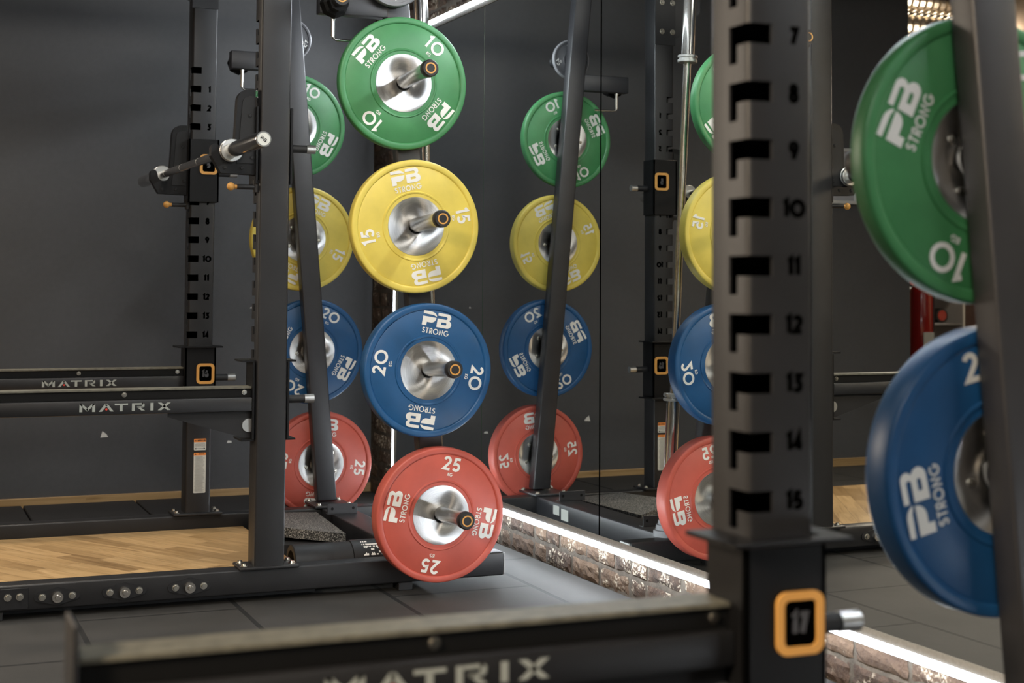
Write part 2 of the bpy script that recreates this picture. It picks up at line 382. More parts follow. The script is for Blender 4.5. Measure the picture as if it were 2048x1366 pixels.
def PB(bm, h, T, th, mi=0):
    """the block logo, two stencilled letters; h = cap height, centred"""
    s = h
    def mp(lp): return [((x - 1.08) * s, (y - .5) * s) for x, y in lp]
    p1 = [(0, .80), (0, 1)] + arc(.56, .62, .46, .38, 85, 12, 8) + [(.86, .74), (.78, .775)]
    p2 = [(0, .62), (.98, .62)] + arc(.62, .60, .36, .36, -15, -90, 8) + [(.33, .24), (.33, 0), (0, 0)]
    b = [(1.08, .80), (1.08, 1), (1.75, 1)] + arc(1.80, .76, .26, .24, 80, -45, 8) + [(1.96, .54)] + arc(1.84, .28, .30, .28, 45, -90, 9) + [(1.08, 0), (1.08, .60), (1.70, .60)] + arc(1.70, .70, .10, .10, -90, 90, 6)
    hole = [(1.40, .22), (1.40, .38), (1.72, .38)] + arc(1.72, .30, .07, .08, 80, -80, 4) + [(1.72, .22)]
    add_poly(bm, [mp(p1)], T, th, mi); add_poly(bm, [mp(p2)], T, th, mi); add_poly(bm, [mp(b), mp(hole)], T, th, mi)
def boolean_cut(base, cutter):
    def tmp(bm):
        me = bpy.data.meshes.new('tmp'); bm.to_mesh(me); bm.free(); o = bpy.data.objects.new('tmp', me); C.objects.link(o); return o
    a, b = tmp(base), tmp(cutter)
    md = a.modifiers.new('b', 'BOOLEAN'); md.object = b; md.operation = 'DIFFERENCE'; md.solver = 'EXACT'
    try: md.use_self = True
    except Exception: pass
    dg = bpy.context.evaluated_depsgraph_get(); ev = a.evaluated_get(dg); me = bpy.data.meshes.new_from_object(ev)
    out = nb(); out.from_mesh(me)
    for o in (a, b):
        m = o.data; bpy.data.objects.remove(o); bpy.data.meshes.remove(m)
    bpy.data.meshes.remove(me)
    return out
def rrect(x0, y0, x1, y1, r, n=4):
    return (arc(x1 - r, y1 - r, r, r, 0, 90, n) + arc(x0 + r, y1 - r, r, r, 90, 180, n) + arc(x0 + r, y0 + r, r, r, 180, 270, n) + arc(x1 - r, y0 + r, r, r, 270, 360, n))

# ------------------------------------------------------------------ the room
struct('floor', box((-7, -5, -.1), (3.2, 13, 0)), 'floor', 'black speckled rubber floor tiles with dark seams', 'floor')
struct('wall_back', box((-1.2, YW, 0), (2.6, YW + .22, 3.4)), 'wall', 'dark grey painted back wall behind the racks', 'wall')
struct('ceiling', box((-7, -5, 3.4), (3.2, 13, 3.5)), 'ceiling', 'dark ceiling high above the racks', 'ceiling')
struct('wall_left', box((-7.1, -5, 0), (-7, 13, 3.4)), 'tan_wall', 'plain wall on the far left side of the gym', 'wall')
struct('wall_front', box((-7, -5.1, 0), (3.2, -5, 3.4)), 'pale_wall', 'plain wall behind the viewer', 'wall')
struct('wall_rear', box((-7, 13, 0), (3.2, 13.1, 3.4)), 'brown_wall', 'brown wall at the far end of the next room', 'wall')
# baseboard
struct('baseboard_back', box((-1.2, YW - .015, 0), (2.285, YW, .046), .002, 1), 'wood_trim', 'light oak skirting board along the foot of the grey wall', 'skirting board')

# brick wall carrying the mirror: bricks modelled where they show (foot, head, left pier)
def brick_zone(bm, lay, s0, s1, z0, z1, seed):
    rnd = random.Random(seed); zz = z0; row = 0
    while zz < z1 - .01:
        bh = .066; s = s0 - (.11 if row % 2 else 0) - rnd.random() * .04
        while s < s1:
            L = .215 if rnd.random() > .3 else .105
            a, b = max(s, s0), min(s + L, s1)
            if b - a > .03:
                r = bmesh.ops.create_grid(bm, x_segments=max(2, int((b - a) / .022)), y_segments=4, size=.5)
                out = rnd.uniform(-.004, .004); tone = rnd.random()
                t = min(zz + bh, z1)
                for v in r['verts']:
                    u, w = v.co.x, v.co.y   # -.5...5
                    e = min(.5 - abs(u), .5 - abs(w))
                    edge = 1 if (abs(abs(u) - .5) < 1e-4 or abs(abs(w) - .5) < 1e-4) else 0
                    ss = (a + b) / 2 + u * (b - a - .003) + (rnd.uniform(-.003, .003)); z = (zz + t) / 2 + w * (t - zz - .003) + rnd.uniform(-.002, .002)
                    v.co = WP(.038 + out * .5 + (.004 if edge else 0) + rnd.uniform(-.0022, .0022), ss, z); v[lay] = tone
            s += L + .012
        zz += bh + .012; row += 1
bm = nb(); lay = bm.verts.layers.float.new('tone')
brick_zone(bm, lay, -2.0, 7.46, .002, .30, 1)
brick_zone(bm, lay, 4.5, 7.46, 2.15, 3.38, 2)
brick_zone(bm, lay, 6.90, 7.46, .314, 2.14, 3)
bmesh.ops.recalc_face_normals(bm, faces=bm.faces)
wr = struct('wall_right', bm, 'brick', 'old brown brick wall behind and below the mirrors', 'brick wall')
bm = nb()
vs = [WP(.043, -5, 0), WP(.043, 7.50, 0), WP(.25, 7.50, 0), WP(.25, -5, 0)]
b0 = [bm.verts.new(v) for v in vs]; b1 = [bm.verts.new(v + Vector((0, 0, 3.4))) for v in vs]
bm.faces.new(b0); bm.faces.new(b1)
for i in range(4): bm.faces.new((b0[i], b0[(i + 1) % 4], b1[(i + 1) % 4], b1[i]))
fin(bm); mo = obj('mortar', bm, 'mortar', wr); mo['kind'] = 'structure'

# mirrors, trim, LED strips
def wbox(u0, u1, s0, s1, z0, z1, bm=None, bev=0):
    t = nb(); add_box(t, (u0, s0, z0), (u1, s1, z1), bev, 1)
    for v in t.verts: v.co = WP(v.co.x, v.co.y, v.co.z)
    if bm is None: return t
    me = bpy.data.meshes.new('t'); t.to_mesh(me); t.free(); bm.from_mesh(me); bpy.data.meshes.remove(me); return bm
SE = [6.95 - 1.097 * i for i in range(7)]
mlab = ['tall mirror panel nearest the brick corner, beside the green plate', 'tall mirror panel reflecting the far storage post and four coloured plates',
        'tall mirror panel behind the numbered upright, reflecting the racks', 'tall mirror panel reflecting the wood platform beside the blue plate',
        'tall mirror panel at the right edge behind the foreground plates'] + ['tall mirror panel further along the wall, outside the picture']
for i in range(6):
    bm = wbox(0, .006, SE[i + 1] + (.0010 if i == 0 else .0030), SE[i] - (.0 if i == 0 else .0014 if i == 1 else .0048), .187, 2.199)
    for f in bm.faces:
        n = f.normal if f.normal.length else f.calc_center_median()
    bm.normal_update()
    for f in bm.faces: f.material_index = 0 if abs(f.normal.dot(WN)) > .9 else 1
    m = obj('wall_mirror', bm, ['mirror', 'mirror_edge']); tag(m, mlab[i], 'mirror', 'mirror panels along the brick wall')
JL = ['thin pale joint strip between the two mirror panels nearest the brick corner', 'dark upright joint strip between mirror panels, right of the far leaning post reflection', 'dark upright joint strip between mirror panels hidden behind the numbered upright',
      'dark upright joint strip between mirror panels at the far right edge', 'dark upright joint strip between mirror panels outside the picture']
for i in range(1, 6):
    w_ = .0012 if i == 1 else .0046
    tag(obj('mirror_joint', wbox(-.0008, .004, SE[i] - w_ + (.0 if i > 1 else .0), SE[i] + w_ * .6, .187, 2.199), 'mirror_edge' if i == 1 else 'void'), JL[i - 1], 'trim')
tag(obj('mirror_trim', wbox(-.003, .012, SE[6], 6.972, .165, .187), 'alu'), 'brushed metal trim under the mirrors above the lower light strip', 'trim')
tag(obj('mirror_trim', wbox(-.003, .012, SE[6], 6.972, 2.199, 2.221), 'alu'), 'brushed metal trim along the top of the mirrors', 'trim')
tag(obj('mirror_trim', wbox(-.003, .012, 6.95, 6.972, .187, 2.199), 'alu'), 'narrow upright metal trim at the mirror edge beside the brick corner', 'trim')
tag(obj('led_strip', wbox(-.0042, .014, SE[6], 6.985, .144, .164), ['led', 'black']), 'glowing white light strip under the mirrors, lighting the bricks by the floor', 'light strip')
tag(obj('led_strip', wbox(-.0042, .014, SE[6], 6.985, 2.222, 2.242), ['led_high', 'black', 'led_dim']), 'glowing white light strip above the mirrors at the top of the photo', 'light strip')
tag(obj('led_strip', wbox(-.0042, .014, 6.974, 6.996, .165, 2.221), 'led_dim'), 'glowing white upright light strip between the brick corner and the mirror', 'light strip')

for o_ in [o for o in C.objects if o.name.startswith('led_strip')]:
    for p_ in o_.data.polygons:
        if len(o_.data.materials) > 1 and p_.normal.dot(WN) > .9: p_.material_index = 1
        if len(o_.data.materials) > 2 and p_.normal.z > .9: p_.material_index = 2
# chips in the paint
def chip(x, z, pts, lab):
    bm = nb(); add_poly(bm, [pts], lambda u, v, w: Vector((x + u, YW - .0006 - w * .0 - (.0008 if w else 0), z + v)), .001)
    tag(obj('paint_chip', fin(bm), 'chip'), lab, 'paint chip')
chip(.958, .325, [(-.014, -.012), (.022, -.010), (.014, .004), (-.005, .018)], 'white triangular paint chip on the grey wall below the safety arms')
chip(1.554, .273, [(-.012, -.006), (.012, -.005), (.010, .004), (-.008, .006)], 'small pale chip low on the grey wall behind the storage post')
chip(1.65, .927, [(-.005, -.004), (.005, -.004), (.003, .005)], 'tiny white speck on the grey wall near the brick corner')

# wooden platform
bm = nb(); add_box(bm, (-1.5, 5.086, .030), (1.36, 6.255, .052)); add_box(bm, (-1.5, 6.255, .030), (.28, 6.395, .052))
add_box(bm, (-1.5, 5.10, .0), (1.36, 6.255, .030), mi=1); add_box(bm, (-1.5, 6.255, .0), (.28, 6.395, .030), mi=1)  # black base stands in for the shadow below the base beam
tag(obj('lifting_platform', bm, ['wood', 'rubber_black']), 'light oak parquet lifting platform between the two base beams', 'wooden platform')
# raised rubber mats by the wall
mx = [1.75, 1.098, .594, .09]
for i in range(3):
    tag(obj('rubber_mat', box((mx[i + 1] + .004, 6.40, .0), (mx[i] - .004, 7.40, .022), .004, 1), 'rubber_black'),
        ['black rubber mat at the wall behind the far base beam, beside the storage post', 'black rubber mat at the wall behind the far upright, middle of the row', 'black rubber mat at the wall at the left edge of the photo'][i], 'rubber mat', 'rubber mats along the grey wall')

# framed notice on the back wall, seen in the mirror
t = thing('framed_notice', 'silver framed grey notice on the dark wall, seen in the mirror beside the bar hook', 'picture frame', (-.58, YW - .002, 1.70))
bm = nb()
for a, b in (((-.225, -.022, .145), (.225, 0, .165)), ((-.225, -.022, -.165), (.225, 0, -.145)), ((-.225, -.022, -.145), (-.205, 0, .145)), ((.205, -.022, -.145), (.225, 0, .145))): add_box(bm, a, b, .003, 1)
obj('frame', bm, 'frame_white', t); obj('sheet', box((-.205, -.010, -.145), (.205, -.004, .145)), 'paper', t)

# ------------------------------------------------------------------ next room seen in the mirror
def EXT():
    t = thing('fire_extinguisher', 'glossy red fire extinguisher seen in the mirror between the green and blue plates', 'fire extinguisher', (-2.185, 8.6, .0))
    bm = nb(); add_lathe(bm, [(0, .46), (.070, .46), (.080, .475), (.080, 1.00), (.074, 1.035), (.052, 1.062), (.024, 1.075), (.024, 1.09), (0, 1.09)], 'Z', 40)
    obj('cylinder', fin(bm), 'ext_red', t, True)
    bm = nb(); add_cyl(bm, (0, 0, 1.085), (0, 0, 1.125), .020); add_box(bm, (-.012, -.02, 1.12), (.075, .02, 1.133)); add_box(bm, (-.012, -.02, 1.150), (.095, .02, 1.162)); add_box(bm, (-.02, -.02, 1.12), (0, .02, 1.162))
    obj('valve', bm, 'bolt', t)
    bm = nb(); pts = [(-.02, 0, 1.11), (-.07, 0, 1.12), (-.105, 0, 1.05), (-.108, 0, .85), (-.10, 0, .62)]
    for a, b in zip(pts, pts[1:]): add_cyl(bm, a, b, .010, seg=12)
    add_cyl(bm, (-.10, 0, .64), (-.10, 0, .50), .012, .024, 12); obj('hose', bm, 'rubber_black', t)
    bm = nb(); add_box(bm, (-.045, -.083, .60), (.045, -.079, .74)); obj('paper_label', bm, 'sticker', t)
    bm = nb(); add_cyl(bm, (0, 0, .0), (0, 0, .02), .13); add_cyl(bm, (0, .10, .02), (0, .10, 1.0), .012, seg=12); add_box(bm, (-.06, -.06, .44), (.06, .11, .46)); obj('floor_stand', bm, 'steel', t)
EXT()
t = thing('wall_column', 'brown plastered column in the next room, seen at the mirror edge', 'column', (-2.93, 8.6, 0))
obj('shaft', box((-.22, -.2, 0), (.20, .2, 3.398), .01, 1), 'brown_wall', t)
t = thing('dumbbell_rack', 'dark dumbbell rack with red and black dumbbells seen in the mirror', 'dumbbell rack', (-3.0, 10.6, 0))
for z in (.45, .75, 1.05): obj('shelf', box((-1.1, -.2, z - .02), (1.1, .2, z), .004, 1), 'grey_iron', t)
for x in (-1.1, 1.06): obj('side_frame', box((x, -.22, 0), (x + .05, .22, 1.2), .004, 1), 'frame_white', t)
DBG = 'dumbbells on the rack in the next room'
def dumbbell(lab):
    t = thing('dumbbell', lab, 'dumbbell', (0, 0, 0), DBG)
    obj('handle', add_cyl(nb(), (0, -.06, 0), (0, .06, 0), .016, seg=16), 'chrome', t, True)
    for s in (-1, 1):
        bm = nb(); add_cyl(bm, (0, s * .06, 0), (0, s * .13, 0), .062, seg=24); obj('head', bm, 'rubber_black', t, True)
        bm = nb(); add_cyl(bm, (0, s * .13, 0), (0, s * .134, 0), .045, seg=24); obj('end_cap', bm, 'ext_red', t, True)
    return t
def copy_tree(o, parent=None):
    kids = list(o.children); c = o.copy(); C.objects.link(c); c.parent = parent
    for ch in kids: copy_tree(ch, c)
    return c
d0 = dumbbell('round dumbbell with red end caps on the rack seen in the mirror'); first = True
for z in (.45, .75, 1.05):
    for k in range(7):
        d = d0 if first else copy_tree(d0); first = False
        d.location = (-3.9 + k * .3, 10.6, z + .063)
t = thing('air_duct', 'ribbed foil air duct under the ceiling, seen at the top of the mirror', 'duct', (-3.6, 9.2, 3.20))
def duct(z, y):
    prof = []
    for k in range(120): prof.append((.085 + (.006 if k % 2 else -.004), -1.9 + k * .032))
    return add_lathe(nb(), prof, 'X', 28, (0, y, z))
obj('duct_pipe', duct(.0, 0), 'duct', t, False); obj('duct_pipe', duct(.02, .26), 'duct', t, False)
t = thing('air_duct', 'second foil air duct just below the first, seen at the top of the mirror', 'duct', (-3.6, 9.2, 3.00))
obj('duct_pipe', duct(0, 0), 'duct', t, False)

# ------------------------------------------------------------------ power rack
def upright_bm(inside_far):
    """hollow tube 0..TB, notches at the -x / inside corner"""
    H0, H1 = .107, 2.50
    bm = nb(); r = .007
    def ring(off, z, rr): return [bm.verts.new((x, y, z)) for x, y in rrect(off, off, TB - off, TB - off, rr, 3)]
    for off, rr, flip in ((0, r, False), (.004, .004, True)):
        a, b = ring(off, H0, rr), ring(off, H1, rr)
        if not flip: A, B = a, b
        else: A2, B2 = a, b
    n = len(A)
    for i in range(n):
        j = (i + 1) % n
        bm.faces.new((A[i], A[j], B[j], B[i])); bm.faces.new((A2[j], A2[i], B2[i], B2[j]))
        bm.faces.new((A[j], A[i], A2[i], A2[j])); bm.faces.new((B[i], B[j], B2[j], B2[i]))
    bmesh.ops.recalc_face_normals(bm, faces=bm.faces)
    cut = nb()
    def yy(a, b): return (a, b) if inside_far else (TB - b, TB - a)
    for i in range(0, 17):
        z = zh(i); y0, y1 = yy(-.02, .050)
        add_box(cut, (-.02, y0, z - .0135), (.037, y1, z + .0135))
        y0, y1 = yy(.028, .0495); add_box(cut, (-.0201, y0, z - .038), (.0301, y1, z - .0001 - .005))
    bmesh.ops.recalc_face_normals(cut, faces=cut.faces)
    return boolean_cut(bm, cut)
UPR = {True: upright_bm(True), False: upright_bm(False)}
def add_numbers(y, sign, u):
    """numbers 1..15 cut through the inside face; drawn on that face"""
    for i in range(1, 16):
        z = zh(i); bm = nb()
        add_text(bm, str(i), .0225, .33, lambda a, v, w, z=z: Vector((.071 + (a if sign < 0 else -a), y + sign * w, z + v)), .0004, sp=.12 if i > 9 else .1, sx=.95)
        obj('hole_number', bm, 'void', u)
def bolt_bm(p, d, r=.009, h=.007):
    bm = nb(); p = Vector(p); d = Vector(d)
    add_cyl(bm, p, p + d * .002, r * 1.35, seg=20); add_cyl(bm, p + d * .002, p + d * h, r, r * .8, 16); return bm
def rack(ox, oy, front=True, label='', tops=True):
    t = thing('power_rack', label, 'power rack', (XU + ox, YN + oy, 0))
    def P(name, bm, m='steel', parent=None, smooth=False): return obj(name, bm, m, parent or t, smooth)
    yf = YF - YN
    BX0, BX1 = .30 - XU, 2.01 - XU
    # base beams
    for y0 in (.012, yf + .008):
        b = P('base_beam', box((BX0, y0, .027), (BX1, y0 + .08, .107), .006, 3), 'steel', None, True)
        for x in (BX0 + .002, .50): obj('foot_pad', box((x, y0 + .004, 0), (x + .05, y0 + .07, .027), .002, 1), 'rubber_black', b)
        obj('end_cap', box((BX1, y0 + .003, .030), (BX1 + .004, y0 + .077, .104), .001, 1), 'alu', b)
        if y0 < .1:
            for xc in (.511, .715, .919):
                bm = nb(); x = xc - XU
                pts = arc(0, 0, .028, .028, 60, 120, 4) + [(-.062, .012)] + arc(-.055, 0, .014, .014, 120, 240, 4) + arc(0, 0, .028, .028, 240, 300, 4) + arc(.055, 0, .014, .014, -60, 60, 4)
                add_poly(bm, [pts], lambda u, v, w, x=x: Vector((x + u, y0 - w, .066 + v)), .004); obj('band_peg_plate', fin(bm), 'steel', b)
                for dx in (-.045, .045): obj('bolt', bolt_bm((x + dx, y0 - .004, .066), (0, -1, 0), .0085, .009), 'bolt', b, True)
                bm = nb(); add_cyl(bm, (x, y0 - .004, .064), (x, y0 - .018, .064), .0185, .0165, 28); add_cyl(bm, (x, y0 - .018, .064), (x, y0 - .023, .064), .009, .007, 18); add_cyl(bm, (x, y0 - .0231, .064), (x, y0 - .024, .064), .004, .004, 6)
                obj('band_peg', bm, 'chrome_worn', b, True)
            obj('joint_plate', box((.36 - XU - .03, y0 - .004, .034), (.425 - XU, y0, .098), .001, 1), 'steel', b)
            for x in (.365, .40): obj('bolt', bolt_bm((x - XU, y0 - .004, .072), (0, -1, 0), .0085, .009), 'bolt', b, True)
    # cross tube at the storage end
    ct = P('cross_tube', box((.565, .092, .027), (.69, yf + .008, .107), .005, 3), 'steel_gray', None, True)
    for y in (5.31, 6.07):
        bm = nb(); add_box(bm, (.54, y - YN, .107), (.665, y - YN + .003, .150), .0015, 1); add_box(bm, (.54, y - YN, .107), (.665, y - YN + .03, .110))
        br = obj('mat_bracket', bm, 'steel_gray', ct)
        for x in (.560, .648): obj('bracket_hole', add_cyl(nb(), (x, y - YN - .0006, .130), (x, y - YN + .0005, .130), .006, seg=16), 'black', br)
    # maker's plates on the mirror side of the tube
    add = [((.02, .985, .05), (.055, 1.045, .09)), ]
    obj('paper_label', box((.69, 6.02 - YN, .055), (.6905, 6.08 - YN, .094)), 'sticker', ct)
    obj('paper_label', box((.69, 5.93 - YN, .040), (.6905, 6.00 - YN, .088)), 'sticker', ct)
    # uprights
    for far in (False, True):
        if not front and not far: continue
        y0 = yf if far else 0
        bm = UPR[far].copy(); bmesh.ops.translate(bm, verts=bm.verts, vec=(0, y0, 0))
        u = P('upright', bm, ['steel', 'void'], None, True)
        for p_ in u.data.polygons:
            c_ = p_.center; e_ = .0038
            if e_ < c_.x < TB - e_ and e_ < c_.y - y0 < TB - e_: p_.material_index = 1  # inner tube walls coloured black in place of shade
        add_numbers(y0 if far else y0 + TB, -1 if far else 1, u)
        bm = nb(); add_box(bm, (-.048, y0 - .012, .107), (.148, y0 + TB + .012, .117), .003, 2); obj('foot_plate', bm, 'steel', u, True)
        for x in (-.030, .130):
            for y in (.018, .082): obj('bolt', bolt_bm((x, y0 + y, .117), (0, 0, 1), .0095, .009), 'bolt', u, True)
        if far:
            s1 = obj('warning_sticker', None_box(.031, y0, .368, .080, .414), 'sticker', u)
            sticker_print(s1, .031, .080, .368, .414, y0, 1)
            s2 = obj('warning_sticker', None_box(.031, y0, .196, .080, .358), 'sticker', u)
            sticker_print(s2, .031, .080, .196, .358, y0, 2)
            bm = nb(); add_box(bm, (-.006, y0 - .006, 2.17), (.10, y0, 2.40)); g = P('pull_up_bracket', bm, 'steel')
            for x in (.010, .066):
                for z in (2.232, 2.37): obj('bolt', bolt_bm((x, y0 - .006, z), (0, -1, 0), .0095, .009), 'bolt', g, True)
            bm = nb(); add_poly(bm, [[(-.16, 2.40), (-.006, 2.40), (-.006, 2.20), (-.05, 2.22), (-.10, 2.29), (-.16, 2.34)]], lambda x, z, w: Vector((x, y0 + .03 + w, z)), .006); obj('gusset', fin(bm), 'steel_gray', g)
    if tops:
        for y0 in ((.01, yf + .01) if front else (yf + .01,)): P('top_beam', box((-.80, y0, 2.50), (.80, y0 + .08, 2.58), .006, 2), 'steel')
    # leaning storage posts with horns
    s = -.089
    for far in (False, True):
        if not front and not far: continue
        ya, yb = (1.366, 1.422) if far else (-.062, -.006)
        x0 = .5757
        bm = nb(); add_box(bm, (0, ya, .123), (.084, yb, 2.50), .006, 3)
        for v in bm.verts: v.co.x += x0 + s * (v.co.z - .123)
        p = P('storage_post', bm, 'steel_gray', None, True)
        fy = (yf - .01, yb + .03) if far else (ya - .005, .10)
        obj('foot_plate', box((x0 - .04, fy[0], .1075), (x0 + .125, fy[1], .118), .003, 2), 'steel_gray', p, True)
        for x in (x0 - .022, x0 + .106):
            obj('bolt', bolt_bm((x, fy[0] + .022, .118), (0, 0, 1), .0095, .009), 'bolt', p, True)
            obj('bolt', bolt_bm((x, fy[1] - .022, .118), (0, 0, 1), .0095, .009), 'bolt', p, True)
        d = 1 if far else -1; yo = yb if far else ya
        for k, z in enumerate((.2721, .7556, 1.2391, 1.7226, 2.098)):
            xc = x0 + .042 + s * (z - .123); small = k == 4
            xc = PX(k) - XU if k < 4 else xc
            L = .32 if not small else .22
            r = .0245 if not small else .0225
            bm = nb(); add_cyl(bm, (xc, yo, z), (xc, yo + d * (L - .028), z + .014), r, seg=40); add_cyl(bm, (xc, yo - d * .001, z), (xc, yo + d * .005, z), .034, seg=32)
            h = obj('storage_horn', bm, 'chrome_horn' if not small else 'rubber_black', p, True)
            bm = nb(); e = Vector((xc, yo + d * (L - .028), z + .014)); add_lathe(bm, [(0, 0), (.0262, 0), (.0285, .004), (.0285, .022), (.025, .0285), (.0, .0285)], 'Y', 36)
            for v in bm.verts: v.co = e + Vector((v.co.x, v.co.y * d, v.co.z))
            fin(bm); obj('horn_cap', bm, 'rubber_black', h, True)
            bm = nb(); add_lathe(bm, [(.0135, 0), (.0135, .0012), (.0178, .0012), (.0178, 0)], 'Y', 36)
            for v in bm.verts: v.co = e + Vector((v.co.x, d * (.0285 + v.co.y), v.co.z))
            obj('horn_ring', fin(bm), 'orange', h)
        # side arm with turning lock and bent rod
        zc = 1.985
        bm = nb(); add_box(bm, (.180, ya + .002, zc - .038), (x0 + .02 + s * (zc - .123), yb - .002, zc + .038), .004, 2)
        a = P('accessory_arm', bm, 'steel_gray', None, True)
        yy = ya - .001 if not far else ya
        bm = nb(); add_lathe(bm, [(0, 0), (.048, 0), (.050, -.010), (.044, -.034), (.034, -.040), (.034, -.075), (0, -.075)], 'Y', 8, (0, 0, 0))
        if far:
            for v in bm.verts: v.co.y *= -1
        bmesh.ops.translate(bm, verts=bm.verts, vec=(.225, yb if far else ya, zc - .008)); obj('lock_housing', fin(bm), 'black', a)
        bm = nb(); yk = (yb if far else ya); add_cyl(bm, (.225, yk + d * .07, zc + .0), (.225, yk + d * .105, zc + .0), .030, .027, 28); obj('lock_knob', bm, 'rubber_black', a, True)
        bm = nb(); add_lathe(bm, [(.013, 0), (.013, d * .0015), (.018, d * .0015), (.018, 0)], 'Y', 30, (.225, yk + d * .105, zc)); obj('knob_ring', fin(bm), 'orange', a)
        bm = nb(); rr = .006; px, py = .232, (ya + yb) / 2
        add_cyl(bm, (px, py, zc - .038), (px, py, zc - .046), .0105, seg=16)
        add_cyl(bm, (px, py, zc - .046), (px, py, zc - .112), rr + .0015, seg=16)
        last = None
        pts = [(px, py, zc - .108)] + [(px + .014 - .014 * math.cos(a_), py, zc - .108 - .014 * math.sin(a_)) for a_ in (.4, .8, 1.2, 1.57)] + [(px + .115, py, zc - .122)]
        for q0, q1 in zip(pts, pts[1:]): add_cyl(bm, q0, q1, rr - .001, seg=12)
        obj('bent_rod', bm, 'chrome', a, True)
    return t
def PX(k): return 1.7245 - .0951 * k * .4835
def None_box(x0, y, z0, x1, z1): 
    bm = nb(); add_poly(bm, [rrect(x0, z0, x1, z1, .004, 3)], lambda u, v, w: Vector((u, y - .0002 - w, v)), .0004); return fin(bm)
def sticker_print(par, x0, x1, z0, z1, y, kind):
    hz = .014 if kind == 1 else .011
    bm = nb(); add_poly(bm, [rrect(x0, z1 - hz, x1, z1, .003, 3)], lambda u, v, w: Vector((u, y - .0006 - w, v)), .0003); obj('warning_header', fin(bm), 'sticker_orange', par)
    bm = nb(); T = lambda cx, cz: (lambda u, v, w: Vector((cx + u, y - .0009 - w, cz + v)))
    cz = z1 - hz / 2
    add_poly(bm, [[(-.0035, -.003), (.0035, -.003), (0, .0035)]], T(x0 + .007, cz), .0002)
    sc = 1 if kind == 1 else .65; h = .0062 * sc
    x = x0 + .014 if kind == 1 else x0 + .019
    for c in 'WARNING':
        add_text(bm, c, h, .26, T(x + .0025 * sc, cz), .0002, sx=.75); x += .0048 * sc
    obj('warning_word', bm, 'ink', par)
    bm = nb(); rnd = random.Random(kind)
    if kind == 1:
        for k in range(5):
            w = .021 if k else .015; zz = z1 - .0185 - k * .0035
            add_box(bm, ((x0 + x1) / 2 - w, y - .0010, zz), ((x0 + x1) / 2 + w, y - .0007, zz + .0011))
        obj('fine_print', bm, 'ink_grey', par)
        bm = nb(); zz = z0 + .0065
        add_box(bm, (x0 + .006, y - .0010, zz - .0008), (x1 - .006, y - .0007, zz + .0008))
        for sx in (-1, 1):
            xe = x0 + .003 if sx < 0 else x1 - .003
            add_poly(bm, [[(0, 0), (-sx * .006, .004), (-sx * .006, -.004)]], T(xe, zz), .0002)
        obj('double_arrow', bm, 'ink', par)
    else:
        zz = z1 - .015; k = 0
        while zz > z0 + .004:
            a = x0 + (.003 if k % 5 == 0 else .006); b = x1 - .004 - rnd.random() * .009
            add_box(bm, (a, y - .0010, zz), (b, y - .0007, zz + .0010)); zz -= .0030; k += 1
        obj('fine_print', bm, 'ink_grey', par)

rack(0, 0, True, 'black power rack at the back with leaning storage posts full of coloured plates')
rack(1.0364 - XU, 1.7281 - YF, False, 'blurred black power rack in the foreground with numbered upright at the right')

# ------------------------------------------------------------------ safety arms
def ring_window(par, x, y, z, num, d):
    """orange rounded ring around a window with the hole number; d=-1 faces -y, +1 faces +y"""
    bm = nb(); add_poly(bm, [rrect(-.036, -.041, .036, .041, .016, 5), list(reversed(rrect(-.025, -.030, .025, .030, .008, 4)))], lambda u, v, w: Vector((x + u, y + d * w, z + v)), .005)
    obj('orange_ring', fin(bm), 'orange', par)
    bm = nb(); add_poly(bm, [rrect(-.025, -.030, .025, .030, .008, 4)], lambda u, v, w: Vector((x + u, y + d * w, z + v)), .0012); w_ = obj('number_window', fin(bm), 'void', par)
    bm = nb(); add_text(bm, num, .026, .30, lambda u, v, w: Vector((x - d * u, y + d * (.0014 + w), z + v)), .0006, sp=.22, sx=.72); obj('hole_number', bm, 'darkgrey_iron', par)
MQ = {  # MATRIX letters, unit height
 'M': (1.78, [[(0, 0), (.33, 0), (.33, 1), (0, 1)], [(1.45, 0), (1.78, 0), (1.78, 1), (1.45, 1)], [(.0, 1), (.36, 1), (1.0, .36), (.86, .08)], [(1.78, 1), (1.42, 1), (.74, .34), (.88, .08)]]),
 'A': (1.7, [[(0, 0), (.36, 0), (.94, .8), (.70, 1)], [(1.7, 0), (1.34, 0), (.76, .8), (.98, 1)], [(.70, 1), (.98, 1), (.94, .7), (.76, .7)]]),
 'T': (1.52, [[(0, .78), (1.52, .78), (1.52, 1), (0, 1)], [(.57, 0), (.92, 0), (.92, .8), (.57, .8)]]),
 'R': (1.52, [[(0, 0), (.33, 0), (.33, 1), (0, 1)], [(.3, .80), (1.3, .80), (1.3, 1), (.3, 1)], [(1.14, .5), (1.45, .5), (1.45, .9), (1.3, 1), (1.14, 1)], [(.6, .40), (1.3, .40), (1.45, .55), (.6, .58)], [(.55, .52), (.85, .52), (1.52, .02), (1.10, .02)]]),
 'I': (.36, [[(0, 0), (.36, 0), (.36, 1), (0, 1)]]),
 'X': (1.52, [[(0, 0), (.42, 0), (1.52, 1), (1.10, 1)], [(1.52, 0), (1.10, 0), (0, 1), (.42, 1)]]),
}
def matrix_bm(x0, z0, h, y, total):
    bm = nb(); offs = {'M': 0, 'A': 2.2, 'T': 4.0, 'R': 5.98, 'I': 8.12, 'X': 8.98}; k = total / 10.5 / 1.0
    for c in 'MATRIX':
        for q in MQ[c][1]:
            add_poly(bm, [[((offs[c] + x), z) for x, z in q]], lambda u, v, w: Vector((x0 + u * k, y - w, z0 + v * h)), .0005)
    return fin(bm), k
